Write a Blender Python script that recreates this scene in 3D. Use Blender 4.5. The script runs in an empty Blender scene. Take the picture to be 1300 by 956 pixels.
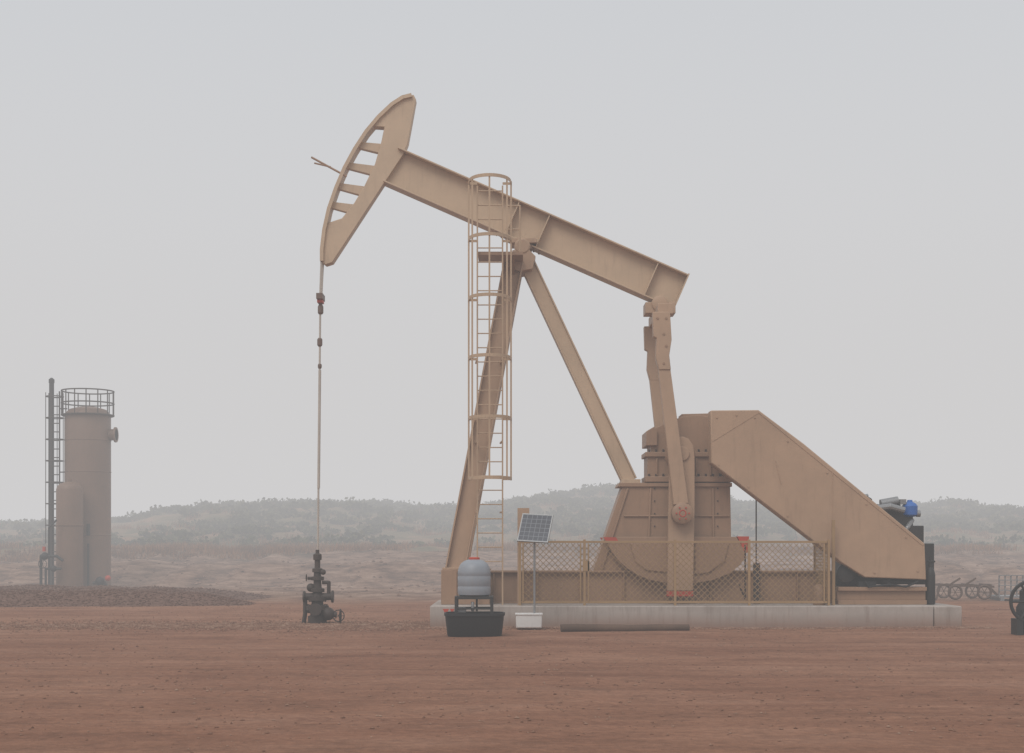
import bpy, bmesh, math, random
import numpy as np
from mathutils import Vector, noise, Matrix
random.seed(7); np.random.seed(7)
scene=bpy.context.scene
scene.view_settings.view_transform='Standard'
scene.view_settings.look='None'
scene.view_settings.exposure=0
CAMZ=1.6; DIST=30.0; F=1800.0
# survey helpers: elevation drawing (in drawing units) -> metres at a given depth plane y
def X(u,y=0.0): return (u-650)/F*(DIST+y)
def Z(v,y=0.0): return CAMZ-(v-695)/F*(DIST+y)
def P(u,v,y=0.0): return Vector((X(u,y),y,Z(v,y)))

# ---------------------------------------------------------------- materials
def newmat(name):
    m=bpy.data.materials.new(name); m.use_nodes=True
    nt=m.node_tree; b=nt.nodes['Principled BSDF']
    return m,nt,b
def noise_node(nt,vec,scale,detail=6,rough=0.6):
    n=nt.nodes.new('ShaderNodeTexNoise'); n.inputs['Scale'].default_value=scale
    n.inputs['Detail'].default_value=detail; n.inputs['Roughness'].default_value=rough
    if vec is not None: nt.links.new(vec,n.inputs['Vector'])
    return n
def ramp(nt,fac,stops):
    r=nt.nodes.new('ShaderNodeValToRGB'); e=r.color_ramp.elements
    while len(e)<len(stops): e.new(0.5)
    for el,(p,c) in zip(e,stops):
        el.position=p; el.color=(c,c,c,1) if isinstance(c,(int,float)) else (*c,1)
    nt.links.new(fac,r.inputs['Fac']); return r
def mth(nt,op,a,b=None):
    m=nt.nodes.new('ShaderNodeMath'); m.operation=op
    for s,v in ((m.inputs[0],a),(m.inputs[1],b)):
        if v is None: continue
        if isinstance(v,bpy.types.NodeSocket): nt.links.new(v,s)
        else: s.default_value=v
    return m.outputs[0]
def mixc(nt,fac,a,b,mode='MIX'):
    m=nt.nodes.new('ShaderNodeMix'); m.data_type='RGBA'; m.blend_type=mode
    for s,v in ((m.inputs[0],fac),(m.inputs[6],a),(m.inputs[7],b)):
        if isinstance(v,bpy.types.NodeSocket): nt.links.new(v,s)
        elif isinstance(v,(int,float)): s.default_value=v
        else: s.default_value=(*v,1)
    return m.outputs[2]
def paint(name,col,rough=0.5,var=0.12,grime=(0.16,0.10,0.065),gamt=0.26,metal=0.0):
    m,nt,b=newmat(name)
    g=nt.nodes.new('ShaderNodeNewGeometry')
    n1=noise_node(nt,g.outputs['Position'],1.3,5)
    mp=nt.nodes.new('ShaderNodeMapping'); mp.inputs['Scale'].default_value=(7,7,0.8)
    nt.links.new(g.outputs['Position'],mp.inputs['Vector'])
    n2=noise_node(nt,mp.outputs[0],1.6,6,0.65)
    n3=noise_node(nt,g.outputs['Position'],22,4,0.7)
    dark=tuple(c*(1-var) for c in col); lite=tuple(min(1,c*(1+var*0.5)) for c in col)
    r1=ramp(nt,n1.outputs['Fac'],[(0.3,dark),(0.7,lite)])
    r2=ramp(nt,n2.outputs['Fac'],[(0.53,0.0),(0.82,gamt)])
    c1=mixc(nt,r2.outputs[0],r1.outputs[0],grime)
    r3=ramp(nt,n3.outputs['Fac'],[(0.64,0.0),(0.8,gamt)])
    c2=mixc(nt,r3.outputs[0],c1,grime)
    nt.links.new(c2,b.inputs['Base Color'])
    rr=nt.nodes.new('ShaderNodeMapRange'); rr.inputs[3].default_value=rough-0.1; rr.inputs[4].default_value=rough+0.2
    nt.links.new(n3.outputs['Fac'],rr.inputs[0]); nt.links.new(rr.outputs[0],b.inputs['Roughness'])
    bp=nt.nodes.new('ShaderNodeBump'); bp.inputs['Strength'].default_value=0.12; bp.inputs['Distance'].default_value=0.01
    nt.links.new(n3.outputs['Fac'],bp.inputs['Height']); nt.links.new(bp.outputs[0],b.inputs['Normal'])
    b.inputs['Metallic'].default_value=metal
    return m
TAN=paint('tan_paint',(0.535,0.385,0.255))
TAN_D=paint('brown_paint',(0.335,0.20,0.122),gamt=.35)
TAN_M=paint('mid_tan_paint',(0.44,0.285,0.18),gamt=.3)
YEL=paint('dull_ochre_paint',(0.36,0.225,0.11))
LADC=paint('ladder_paint',(0.49,0.34,0.215))
TREAT=paint('treater_paint',(0.215,0.127,0.083),gamt=.35)
DARK=paint('dark_steel',(0.025,0.023,0.022),0.55,gamt=.1)
RUST=paint('rusty_dark_steel',(0.05,0.034,0.027),0.6)
STEEL=paint('grey_steel',(0.28,0.28,0.28),0.4,metal=0.5)
BLACK=paint('black_rubber',(0.010,0.010,0.011),0.6,gamt=0.05)
WHITE=paint('white_paint',(0.66,0.645,0.62),0.5,0.12,(0.3,0.2,0.15),0.4)
POLY=paint('grey_polyethylene',(0.28,0.30,0.33),0.4,0.15,(0.25,0.2,0.17),0.25)
RED=paint('red_paint',(0.50,0.06,0.03),0.5)
BLUE=paint('blue_paint',(0.03,0.13,0.42),0.4,gamt=0.1)
WOOD=paint('weathered_timber',(0.12,0.07,0.045),0.8,0.4)
ROD=paint('pale_rod',(0.5,0.44,0.38),0.4)

def concrete():
    m,nt,b=newmat('concrete'); g=nt.nodes.new('ShaderNodeNewGeometry')
    n1=noise_node(nt,g.outputs['Position'],1.1,7); n2=noise_node(nt,g.outputs['Position'],40,5)
    mp=nt.nodes.new('ShaderNodeMapping'); mp.inputs['Scale'].default_value=(5,5,0.5); nt.links.new(g.outputs['Position'],mp.inputs[0])
    n3=noise_node(nt,mp.outputs[0],1.5,6,0.7)
    c=ramp(nt,n1.outputs['Fac'],[(0.3,(0.31,0.26,0.225)),(0.7,(0.48,0.42,0.375))])
    st=ramp(nt,n3.outputs['Fac'],[(0.5,0.0),(0.75,0.55)])
    s=nt.nodes.new('ShaderNodeSeparateXYZ'); nt.links.new(g.outputs['Position'],s.inputs[0])
    ad=nt.nodes.new('ShaderNodeMath'); ad.operation='MULTIPLY_ADD'; ad.inputs[1].default_value=0.35; nt.links.new(n1.outputs['Fac'],ad.inputs[0]); 
    neg=nt.nodes.new('ShaderNodeMath'); neg.operation='MULTIPLY'; neg.inputs[1].default_value=-1; nt.links.new(s.outputs[2],neg.inputs[0]); nt.links.new(neg.outputs[0],ad.inputs[2])
    mr=nt.nodes.new('ShaderNodeMapRange'); mr.inputs[1].default_value=-0.1; mr.inputs[2].default_value=0.15; mr.inputs[4].default_value=0.75; nt.links.new(ad.outputs[0],mr.inputs[0])
    c1=mixc(nt,st.outputs[0],c.outputs[0],(0.20,0.14,0.11))
    c2=mixc(nt,mr.outputs[0],c1,(0.26,0.14,0.095))
    nt.links.new(c2,b.inputs['Base Color']); b.inputs['Roughness'].default_value=0.9
    bp=nt.nodes.new('ShaderNodeBump'); bp.inputs['Strength'].default_value=0.4; bp.inputs['Distance'].default_value=0.01
    nt.links.new(n2.outputs['Fac'],bp.inputs['Height']); nt.links.new(bp.outputs[0],b.inputs['Normal'])
    return m
CONC=concrete()

def ground_mat():
    m,nt,b=newmat('terrain_soil'); g=nt.nodes.new('ShaderNodeNewGeometry'); pos=g.outputs['Position']
    s=nt.nodes.new('ShaderNodeSeparateXYZ'); nt.links.new(pos,s.inputs[0])
    big=noise_node(nt,pos,0.22,6); 
    mp=nt.nodes.new('ShaderNodeMapping'); mp.inputs['Scale'].default_value=(0.28,0.8,1); mp.inputs['Rotation'].default_value=(0,0,math.radians(4)); nt.links.new(pos,mp.inputs[0])
    track=noise_node(nt,mp.outputs[0],1.0,8,0.68)
    mpb=nt.nodes.new('ShaderNodeMapping'); mpb.inputs['Scale'].default_value=(0.05,2.4,1); mpb.inputs['Rotation'].default_value=(0,0,math.radians(-3)); nt.links.new(pos,mpb.inputs[0])
    rut=noise_node(nt,mpb.outputs[0],1.0,3,0.5)
    fine=noise_node(nt,pos,9,8,0.7)
    mid=noise_node(nt,pos,1.7,7,0.7)
    red=ramp(nt,track.outputs['Fac'],[(0.32,(0.21,0.09,0.052)),(0.5,(0.34,0.16,0.095)),(0.7,(0.46,0.25,0.165))])
    red2=ramp(nt,big.outputs['Fac'],[(0.35,(0.26,0.115,0.067)),(0.7,(0.43,0.225,0.14))])
    c=mixc(nt,0.45,red.outputs[0],red2.outputs[0])
    fr=ramp(nt,fine.outputs['Fac'],[(0.3,0.58),(0.7,1.05)])
    c=mixc(nt,0.85,c,fr.outputs[0],'MULTIPLY')
    mr_=ramp(nt,mid.outputs['Fac'],[(0.35,0.72),(0.5,1.0),(0.7,1.1)])
    c=mixc(nt,0.7,c,mr_.outputs[0],'MULTIPLY')
    rt=ramp(nt,rut.outputs['Fac'],[(0.36,0.78),(0.48,1.0),(0.6,1.0),(0.7,0.88)])
    c=mixc(nt,0.6,c,rt.outputs[0],'MULTIPLY')
    # tyre tracks with tread lugs
    wob=noise_node(nt,pos,0.12,2,0.4)
    tot=None
    for cy,A,k,ph in ((-5.2,.5,.16,0),(-7.0,.5,.16,0),(-10.6,.7,.11,2),(-12.4,.7,.11,2),(-14.6,.35,.2,4),(-16.1,.35,.2,4)):
        sn=mth(nt,'SINE',mth(nt,'ADD',mth(nt,'MULTIPLY',s.outputs[0],k),ph))
        v=mth(nt,'SUBTRACT',mth(nt,'SUBTRACT',s.outputs[1],mth(nt,'MULTIPLY',sn,A)),cy)
        v=mth(nt,'ADD',v,mth(nt,'MULTIPLY',wob.outputs['Fac'],1.2))
        av=mth(nt,'ABSOLUTE',v)
        r=nt.nodes.new('ShaderNodeMapRange'); r.interpolation_type='SMOOTHSTEP'; r.inputs[1].default_value=.21; r.inputs[2].default_value=.13; nt.links.new(av,r.inputs[0])
        lug=mth(nt,'GREATER_THAN',mth(nt,'SINE',mth(nt,'ADD',mth(nt,'MULTIPLY',s.outputs[0],48),mth(nt,'MULTIPLY',av,30))),-0.1)
        q=mth(nt,'MULTIPLY',r.outputs[0],mth(nt,'ADD',mth(nt,'MULTIPLY',lug,.5),.5))
        tot=q if tot is None else mth(nt,'MAXIMUM',tot,q)
    worn=ramp(nt,mid.outputs['Fac'],[(0.42,0.0),(0.6,1.0)])
    tot=mth(nt,'MULTIPLY',tot,worn.outputs[0])
    c=mixc(nt,mth(nt,'MULTIPLY',tot,0.55),c,(0.17,0.075,0.045))
    def band(v0,v1,noi,amp):
        a=nt.nodes.new('ShaderNodeMath'); a.operation='MULTIPLY_ADD'; a.inputs[1].default_value=amp
        nt.links.new(noi,a.inputs[0]); nt.links.new(s.outputs[1],a.inputs[2])
        r=nt.nodes.new('ShaderNodeMapRange'); r.interpolation_type='SMOOTHSTEP'; r.inputs[1].default_value=v0+amp*0.5; r.inputs[2].default_value=v1+amp*0.5
        nt.links.new(a.outputs[0],r.inputs[0]); return r.outputs[0]
    mp2=nt.nodes.new('ShaderNodeMapping'); mp2.inputs['Scale'].default_value=(0.45,0.5,3.2); nt.links.new(pos,mp2.inputs[0])
    st=noise_node(nt,mp2.outputs[0],1.7,9,0.75)
    tan=ramp(nt,st.outputs['Fac'],[(0.34,(0.075,0.038,0.024)),(0.46,(0.18,0.097,0.062)),(0.55,(0.28,0.165,0.11)),(0.68,(0.40,0.27,0.20))])
    c=mixc(nt,band(9,15,big.outputs['Fac'],7),c,tan.outputs[0])
    hn=noise_node(nt,pos,0.5,8,0.7)
    hill=ramp(nt,hn.outputs['Fac'],[(0.35,(0.08,0.075,0.035)),(0.5,(0.17,0.12,0.06)),(0.65,(0.28,0.15,0.085))])
    c=mixc(nt,band(27,31,big.outputs['Fac'],6),c,hill.outputs[0])
    nt.links.new(c,b.inputs['Base Color']); b.inputs['Roughness'].default_value=0.95
    b.inputs['Specular IOR Level'].default_value=0.2
    bp=nt.nodes.new('ShaderNodeBump'); bp.inputs['Strength'].default_value=0.8; bp.inputs['Distance'].default_value=0.05
    nt.links.new(fine.outputs['Fac'],bp.inputs['Height'])
    bp2=nt.nodes.new('ShaderNodeBump'); bp2.inputs['Strength'].default_value=0.6; bp2.inputs['Distance'].default_value=0.12
    nt.links.new(mth(nt,'SUBTRACT',mid.outputs['Fac'],mth(nt,'MULTIPLY',tot,.2)),bp2.inputs['Height']); nt.links.new(bp.outputs[0],bp2.inputs['Normal'])
    nt.links.new(bp2.outputs[0],b.inputs['Normal'])
    return m
GROUND=ground_mat()
def rough_mat(name,stops,scale,bump=0.5):
    m,nt,b=newmat(name); g=nt.nodes.new('ShaderNodeNewGeometry')
    n=noise_node(nt,g.outputs['Position'],scale,6,0.7)
    r=ramp(nt,n.outputs['Fac'],stops); nt.links.new(r.outputs[0],b.inputs['Base Color']); b.inputs['Roughness'].default_value=0.95
    b.inputs['Specular IOR Level'].default_value=0.15
    return m
STONE=rough_mat('stones',[(0.35,(0.13,0.07,0.047)),(0.5,(0.25,0.14,0.095)),(0.65,(0.36,0.24,0.175))],3.7)
GRAVEL=rough_mat('gravel_mat',[(0.3,(0.075,0.042,0.03)),(0.5,(0.15,0.083,0.06)),(0.7,(0.23,0.14,0.105))],11)
SAGE=rough_mat('sage_leaves',[(0.35,(0.045,0.05,0.022)),(0.5,(0.085,0.085,0.038)),(0.65,(0.14,0.118,0.058))],0.8)
DRY=rough_mat('dry_grass_mat',[(0.35,(0.14,0.065,0.03)),(0.5,(0.27,0.125,0.057)),(0.65,(0.34,0.18,0.09))],0.6)

def panel_mat():
    m,nt,b=newmat('solar_cells_glass'); tc=nt.nodes.new('ShaderNodeTexCoord')
    mp=nt.nodes.new('ShaderNodeMapping'); mp.inputs['Rotation'].default_value=(math.radians(-90),0,0); nt.links.new(tc.outputs['Object'],mp.inputs[0])
    br=nt.nodes.new('ShaderNodeTexBrick'); br.offset=0; br.inputs['Color1'].default_value=(0.012,0.016,0.03,1); br.inputs['Color2'].default_value=(0.02,0.026,0.045,1)
    br.inputs['Mortar'].default_value=(0.15,0.16,0.18,1); br.inputs['Scale'].default_value=1; br.inputs['Mortar Size'].default_value=0.005
    br.inputs['Brick Width'].default_value=0.098; br.inputs['Row Height'].default_value=0.098
    nt.links.new(mp.outputs[0],br.inputs['Vector']); nt.links.new(br.outputs[0],b.inputs['Base Color']); b.inputs['Roughness'].default_value=0.3
    return m
CELLS=panel_mat()

# ---------------------------------------------------------------- mesh helpers
def BM(): return bmesh.new()
def box(bm,a,b):
    x0,y0,z0=[min(a[i],b[i]) for i in range(3)]; x1,y1,z1=[max(a[i],b[i]) for i in range(3)]
    v=[bm.verts.new(p) for p in ((x0,y0,z0),(x1,y0,z0),(x1,y1,z0),(x0,y1,z0),(x0,y0,z1),(x1,y0,z1),(x1,y1,z1),(x0,y1,z1))]
    for f in ((3,2,1,0),(4,5,6,7),(0,1,5,4),(1,2,6,5),(2,3,7,6),(3,0,4,7)): bm.faces.new([v[i] for i in f])
def frame(d):
    ref=Vector((0,1,0)) if abs(d.y)<0.9 else Vector((1,0,0))
    s=(ref-d*ref.dot(d)).normalized(); n=s.cross(d).normalized(); return s,n
def bar(bm,p0,p1,ws,wn,off=0.0,w1=None):
    p0=Vector(p0);p1=Vector(p1); d=(p1-p0).normalized(); s,n=frame(d)
    if w1 is None: w1=wn
    vs=[]
    for p,w in ((p0,wn),(p1,w1)):
        for a,b in ((-1,-1),(1,-1),(1,1),(-1,1)): vs.append(bm.verts.new(p+n*off+s*(a*ws/2)+n*(b*w/2)))
    for f in ((0,1,2,3),(7,6,5,4),(0,4,5,1),(1,5,6,2),(2,6,7,3),(3,7,4,0)): bm.faces.new([vs[i] for i in f])
def ibeam(bm,p0,p1,ws,h,tf=0.04,tw=0.03,stiff=()):
    bar(bm,p0,p1,ws,tf,h/2-tf/2); bar(bm,p0,p1,ws,tf,-h/2+tf/2); bar(bm,p0,p1,tw,h-2*tf-0.002)
    p0=Vector(p0);p1=Vector(p1); L=(p1-p0).length; d=(p1-p0)/L; s,n=frame(d)
    for t in stiff:
        c=p0+d*(L*t); bar(bm,c-d*0.012,c+d*0.012,ws-0.04,h-2*tf-0.004)
def tube(bm,p0,p1,r,seg=14,r2=None,cap=True):
    p0=Vector(p0);p1=Vector(p1); d=(p1-p0).normalized(); s,n=frame(d); r2=r if r2 is None else r2
    A=[];B=[]
    for i in range(seg):
        a=2*math.pi*i/seg; o=s*math.cos(a)+n*math.sin(a); A.append(bm.verts.new(p0+o*r)); B.append(bm.verts.new(p1+o*r2))
    for i in range(seg):
        j=(i+1)%seg; bm.faces.new((A[i],A[j],B[j],B[i]))
    if cap: bm.faces.new(A[::-1]); bm.faces.new(B)
def pipe(bm,pts,r,seg=8):
    for a,b in zip(pts[:-1],pts[1:]): tube(bm,a,b,r,seg)
    for p in pts[1:-1]: ball(bm,p,r*1.02,6,8)
def lathe(bm,c,prof,seg=28,axis='Z'):
    rings=[]
    for r,h in prof:
        ring=[]
        for i in range(seg):
            a=2*math.pi*i/seg
            if axis=='Z': o=Vector((r*math.cos(a),r*math.sin(a),h))
            elif axis=='Y': o=Vector((r*math.cos(a),h,r*math.sin(a)))
            else: o=Vector((h,r*math.cos(a),r*math.sin(a)))
            ring.append(bm.verts.new(Vector(c)+o))
        rings.append(ring)
    for A,B in zip(rings[:-1],rings[1:]):
        for i in range(seg):
            j=(i+1)%seg; bm.faces.new((A[i],A[j],B[j],B[i]))
    bm.faces.new(rings[0][::-1]); bm.faces.new(rings[-1])
def ball(bm,c,r,st=10,seg=16,sz=1.0):
    prof=[(r*math.sin(math.pi*(0.03+0.94*i/st)),-r*sz*math.cos(math.pi*(0.03+0.94*i/st))) for i in range(st+1)]
    lathe(bm,c,prof,seg)
def ring(bm,c,R,r,axis='Y',seg=28,s2=8):
    vs=[]
    for i in range(seg):
        a=2*math.pi*i/seg; row=[]
        for j in range(s2):
            b=2*math.pi*j/s2; rr=R+r*math.cos(b); h=r*math.sin(b)
            if axis=='Y': o=Vector((rr*math.cos(a),h,rr*math.sin(a)))
            elif axis=='X': o=Vector((h,rr*math.cos(a),rr*math.sin(a)))
            else: o=Vector((rr*math.cos(a),rr*math.sin(a),h))
            row.append(bm.verts.new(Vector(c)+o))
        vs.append(row)
    for i in range(seg):
        for j in range(s2):
            bm.faces.new((vs[i][j],vs[(i+1)%seg][j],vs[(i+1)%seg][(j+1)%s2],vs[i][(j+1)%s2]))
def prism(bm,uv,y0,y1,yref=None):
    yr=min(y0,y1) if yref is None else yref
    pts=[(X(u,yr),Z(v,yr)) for u,v in uv]
    A=[bm.verts.new((x,y0,z)) for x,z in pts]; B=[bm.verts.new((x,y1,z)) for x,z in pts]
    bm.faces.new(A); bm.faces.new(B[::-1]); n=len(pts)
    for i in range(n):
        j=(i+1)%n; bm.faces.new((A[j],A[i],B[i],B[j]))
def handwheel(bm,c,R,axis='Y',sp=5):
    ring(bm,c,R,R*0.09,axis,24,6)
    c=Vector(c)
    for i in range(sp):
        a=2*math.pi*i/sp
        o={'Y':Vector((math.cos(a),0,math.sin(a))),'X':Vector((0,math.cos(a),math.sin(a))),'Z':Vector((math.cos(a),math.sin(a),0))}[axis]
        tube(bm,c,c+o*R,R*0.06,6)
def empty(name):
    e=bpy.data.objects.new(name,None); scene.collection.objects.link(e); return e
def fin(name,bm,mat,parent=None,bevel=0.0):
    bmesh.ops.recalc_face_normals(bm,faces=bm.faces)
    for f in bm.faces: f.smooth=True
    for e in bm.edges:
        if len(e.link_faces)==2 and e.calc_face_angle(0)>math.radians(32): e.smooth=False
    me=bpy.data.meshes.new(name); bm.to_mesh(me); bm.free(); me.materials.append(mat)
    o=bpy.data.objects.new(name,me); scene.collection.objects.link(o)
    if parent: o.parent=parent
    if bevel>0:
        b=o.modifiers.new('bevel','BEVEL'); b.width=bevel; b.segments=2; b.limit_method='ANGLE'; b.angle_limit=math.radians(40)
    return o

# ---------------------------------------------------------------- terrain
crest_u=[-900,-200,0,150,300,470,600,700,800,950,1100,1200,1300,1500,2200]
crest_v=[660,662,657,652,640,630,632,622,619,628,636,633,646,650,655]
def crest(x):
    u=650+20*x; v=np.interp(u,crest_u,crest_v); return 1.6+(695-v)*90/1800-0.55
def sm(t): t=max(0,min(1,t)); return t*t*(3-2*t)
def terr(x,y):
    d=30+y
    n=noise.noise(Vector((x*0.35,y*0.35,1.7))); n2=noise.noise(Vector((x*1.3,y*1.3,5.1))); nb=noise.noise(Vector((x*0.09,y*0.05,9.0)))
    rill=abs(noise.noise(Vector((x*0.55,y*0.12,3.3))))
    dd=d+nb*2.5+n*1.0-1.5*sm((-6-x)/6)+(rill-.2)*3*sm((d-46)/4)
    z=0.022*n*sm((d-6)/10)+0.008*n2
    z+=0.22*sm((dd-40)/10)
    z+=0.75*sm((dd-50.5)/3.5)+0.45*sm((dd-55)/4)
    if dd>44: z+=n2*0.13*sm((dd-46)/6)+n*0.12*sm((dd-46)/6)
    if d>60:
        h=crest(x)-1.45
        z+=h*sm((d-58)/34)
        z+=(n*0.25+nb*0.5)*sm((d-60)/15)
        z-=1.5*sm((d-95)/40)
    return z
def axis_pts(segs):
    out=[]
    for a,b,s in segs: out+=list(np.arange(a,b,s))
    return out
xs=[-900,-600,-400,-280,-200,-150,-110,-85]+axis_pts([(-70,-32,1.2),(-32,32,0.36),(32,70,1.2)])+[70,85,110,150,200,280,400,600,900]
ys=[-120,-80,-60,-45]+axis_pts([(-38,-22,1.0),(-22,34,0.3),(34,100,0.8)])+[100,106,115,130,150,180,230,300,400,550,750,1000,1500]
vv=[(x,y,terr(x,y)) for y in ys for x in xs]; nx=len(xs)
ff=[(j*nx+i,j*nx+i+1,(j+1)*nx+i+1,(j+1)*nx+i) for j in range(len(ys)-1) for i in range(nx-1)]
me=bpy.data.meshes.new('ground'); me.from_pydata(vv,[],ff); me.materials.append(GROUND)
for p in me.polygons: p.use_smooth=True
g=bpy.data.objects.new('ground',me); scene.collection.objects.link(g)

# low gravel pad on the left
def mound(x,y):
    fx=sm((x+30)/2)*sm((-6.9-x+1.3*noise.noise(Vector((x*.3,y*.5,2))))/3.5)
    fy=sm((y-7.4+noise.noise(Vector((x*.4,0,4)))*0.5)/3.2)*sm((16.5-y)/2)
    return fx*fy*(0.33+0.10*noise.noise(Vector((x*.9,y*.9,3))))
mx=np.arange(-30,-5,0.2); my=np.arange(6.5,17,0.2)
vv=[(x,y,terr(x,y)-0.05+1.15*mound(x,y)) for y in my for x in mx]; nx=len(mx)
ff=[(j*nx+i,j*nx+i+1,(j+1)*nx+i+1,(j+1)*nx+i) for j in range(len(my)-1) for i in range(nx-1)]
me=bpy.data.meshes.new('gravel_mound'); me.from_pydata(vv,[],ff); me.materials.append(GRAVEL)
for p in me.polygons: p.use_smooth=True
o=bpy.data.objects.new('gravel_mound',me); scene.collection.objects.link(o)

def stones(name,pts,mat):
    V=[];Fc=[]
    base=np.array([(1,0,0),(0,1,0),(-1,0,0),(0,-1,0),(0,0,1),(0,0,-1)],float)
    tri=[(0,1,4),(1,2,4),(2,3,4),(3,0,4),(1,0,5),(2,1,5),(3,2,5),(0,3,5)]
    for (x,y,z,s) in pts:
        k=len(V); a=random.random()*6.28; c,sn=math.cos(a),math.sin(a)
        jit=base*(0.7+0.6*np.random.rand(6,1))*np.array([1,0.8,0.6])*s
        for q in jit: V.append((x+q[0]*c-q[1]*sn,y+q[0]*sn+q[1]*c,z+q[2]+s*0.2))
        Fc+=[(k+t[0],k+t[1],k+t[2]) for t in tri]
    me=bpy.data.meshes.new(name); me.from_pydata(V,[],Fc); me.materials.append(mat)
    o=bpy.data.objects.new(name,me); scene.collection.objects.link(o)
pts=[]
for i in range(12000):
    y=random.uniform(-20,9); x=random.uniform(-1,1)*(32+y)*0.42
    if noise.noise(Vector((x*.4,y*.4,11)))<random.uniform(-.5,.25): continue
    pts.append((x,y,terr(x,y),random.choice([.006,.008,.01,.013,.018,.024])*random.uniform(.7,1.2)))
for i in range(11000):
    x=random.gauss(-5,4.2); y=-0.9+random.gauss(0,0.8)
    if x>9.5 or (-1.7<x<9.1 and -1.6<y<1.6): continue
    pts.append((x,y,terr(x,y),random.uniform(.01,.034)))
for i in range(3500):
    x=random.uniform(-1.8,9.5); y=-1.62-abs(random.gauss(0,0.3))
    pts.append((x,y,terr(x,y),random.uniform(.01,.03)))
for i in range(1200):
    x=random.uniform(-26,26); y=random.uniform(14,28)
    pts.append((x,y,terr(x,y),random.uniform(.03,.10)))
stones('scattered_stones',pts,STONE)
pts=[]
for i in range(9000):
    x=random.uniform(-20,-6); y=random.uniform(7,15)
    h=mound(x,y)
    if h<0.03: continue
    pts.append((x,y,terr(x,y)-0.05+1.15*h,random.uniform(.015,.045)))
stones('gravel',pts,GRAVEL)

def foliage(name,plants,mat,nl,leaf,blade=False):
    V=[];Fc=[]
    for (x,y,r,h) in plants:
        z=terr(x,y); lob=[(random.uniform(-.5,.5)*r,random.uniform(-.5,.5)*r,random.uniform(.5,1)) for _ in range(4)]
        for i in range(nl):
            k=len(V)
            if blade:
                px=x+random.gauss(0,r*.4); py=y+random.gauss(0,r*.4); hh=h*random.uniform(.5,1.1); a=random.random()*3.14; w=leaf
                dx,dy=math.cos(a)*w,math.sin(a)*w; lx,ly=random.gauss(0,.25)*hh,random.gauss(0,.25)*hh
                V+=[(px-dx,py-dy,z-.02),(px+dx,py+dy,z-.02),(px+lx,py+ly,z+hh)]; Fc.append((k,k+1,k+2)); continue
            lx,ly,lh=random.choice(lob)
            q=np.random.normal(size=3); q/=np.linalg.norm(q); rr=random.random()**0.6
            c=np.array([x+lx+q[0]*r*.6*rr,y+ly+q[1]*r*.6*rr,z+h*lh*(.42+.5*q[2]*rr)])
            a=np.random.normal(size=3); a/=np.linalg.norm(a); b=np.cross(a,np.random.normal(size=3)); b/=np.linalg.norm(b)
            s=leaf*random.uniform(.6,1.4)
            V+=[tuple(c-a*s),tuple(c+b*s*.7),tuple(c+a*s),tuple(c-b*s*.7)]; Fc.append((k,k+1,k+2,k+3))
    me=bpy.data.meshes.new(name); me.from_pydata(V,[],Fc); me.materials.append(mat)
    o=bpy.data.objects.new(name,me); scene.collection.objects.link(o)
pl=[]
while len(pl)<3400:
    y=random.uniform(33,68); x=random.uniform(-1,1)*(34+y)*0.48
    if noise.noise(Vector((x*.12,y*.12,0)))+random.uniform(-.35,.35)<-0.05 and y<50: continue
    if y<40 and random.random()<.45: continue
    r=random.uniform(.35,.85); pl.append((x,y,r,r*random.uniform(.6,.8)))
foliage('sagebrush',pl,SAGE,46,0.11)
pl=[]
while len(pl)<3600:
    y=random.uniform(28,62) if random.random()<.55 else random.uniform(27.5,33); x=random.uniform(-1,1)*(34+y)*0.46
    if y>36 and random.random()<.45: continue
    if noise.noise(Vector((x*.2,y*.2,7)))<-0.15: continue
    pl.append((x,y,random.uniform(.3,.7),random.uniform(.12,.34)))
foliage('dry_grass',pl,DRY,16,0.03,True)

# ---------------------------------------------------------------- concrete slab
sl=empty('concrete_pad')
bm=BM(); x0,x1=X(546,-1.6),X(1222,-1.6); zt=Z(769,-1.6); xj=X(1186,-1.6)
box(bm,(x0,-1.6,-0.2),(xj-0.01,1.6,zt)); fin('main_slab',bm,CONC,sl,0.025)
bm=BM(); box(bm,(xj+0.01,-1.57,-0.2),(x1,1.55,zt-0.01)); fin('end_slab',bm,CONC,sl,0.025)
bm=BM(); prism(bm,[(562,773),(570,773),(566,781)],-1.604,-1.59,-1.6); prism(bm,[(571,773),(577,773),(574,779)],-1.604,-1.59,-1.6);fin('painted_mark',bm,RED,sl)

# ---------------------------------------------------------------- pumpjack
pj=empty('pumpjack')
ZB=Z(725,-0.85)
bm=BM()
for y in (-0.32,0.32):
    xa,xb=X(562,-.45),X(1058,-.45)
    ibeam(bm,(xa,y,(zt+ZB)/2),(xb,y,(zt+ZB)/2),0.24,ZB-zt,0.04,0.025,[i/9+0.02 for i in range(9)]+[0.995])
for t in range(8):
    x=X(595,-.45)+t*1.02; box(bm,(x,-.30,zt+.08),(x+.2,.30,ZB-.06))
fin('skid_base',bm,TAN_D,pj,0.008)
bm=BM()
box(bm,(X(560,-1.05),-1.05,zt),(X(580,-1.05),1.05,ZB+.03))
for s in (-1,1): box(bm,(X(580,-1.05)+.002,s*.85-.17,zt),(X(622,-.85),s*.85+.17,ZB+.028))
fin('skid_end_box',bm,TAN_D,pj,0.01)
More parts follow.
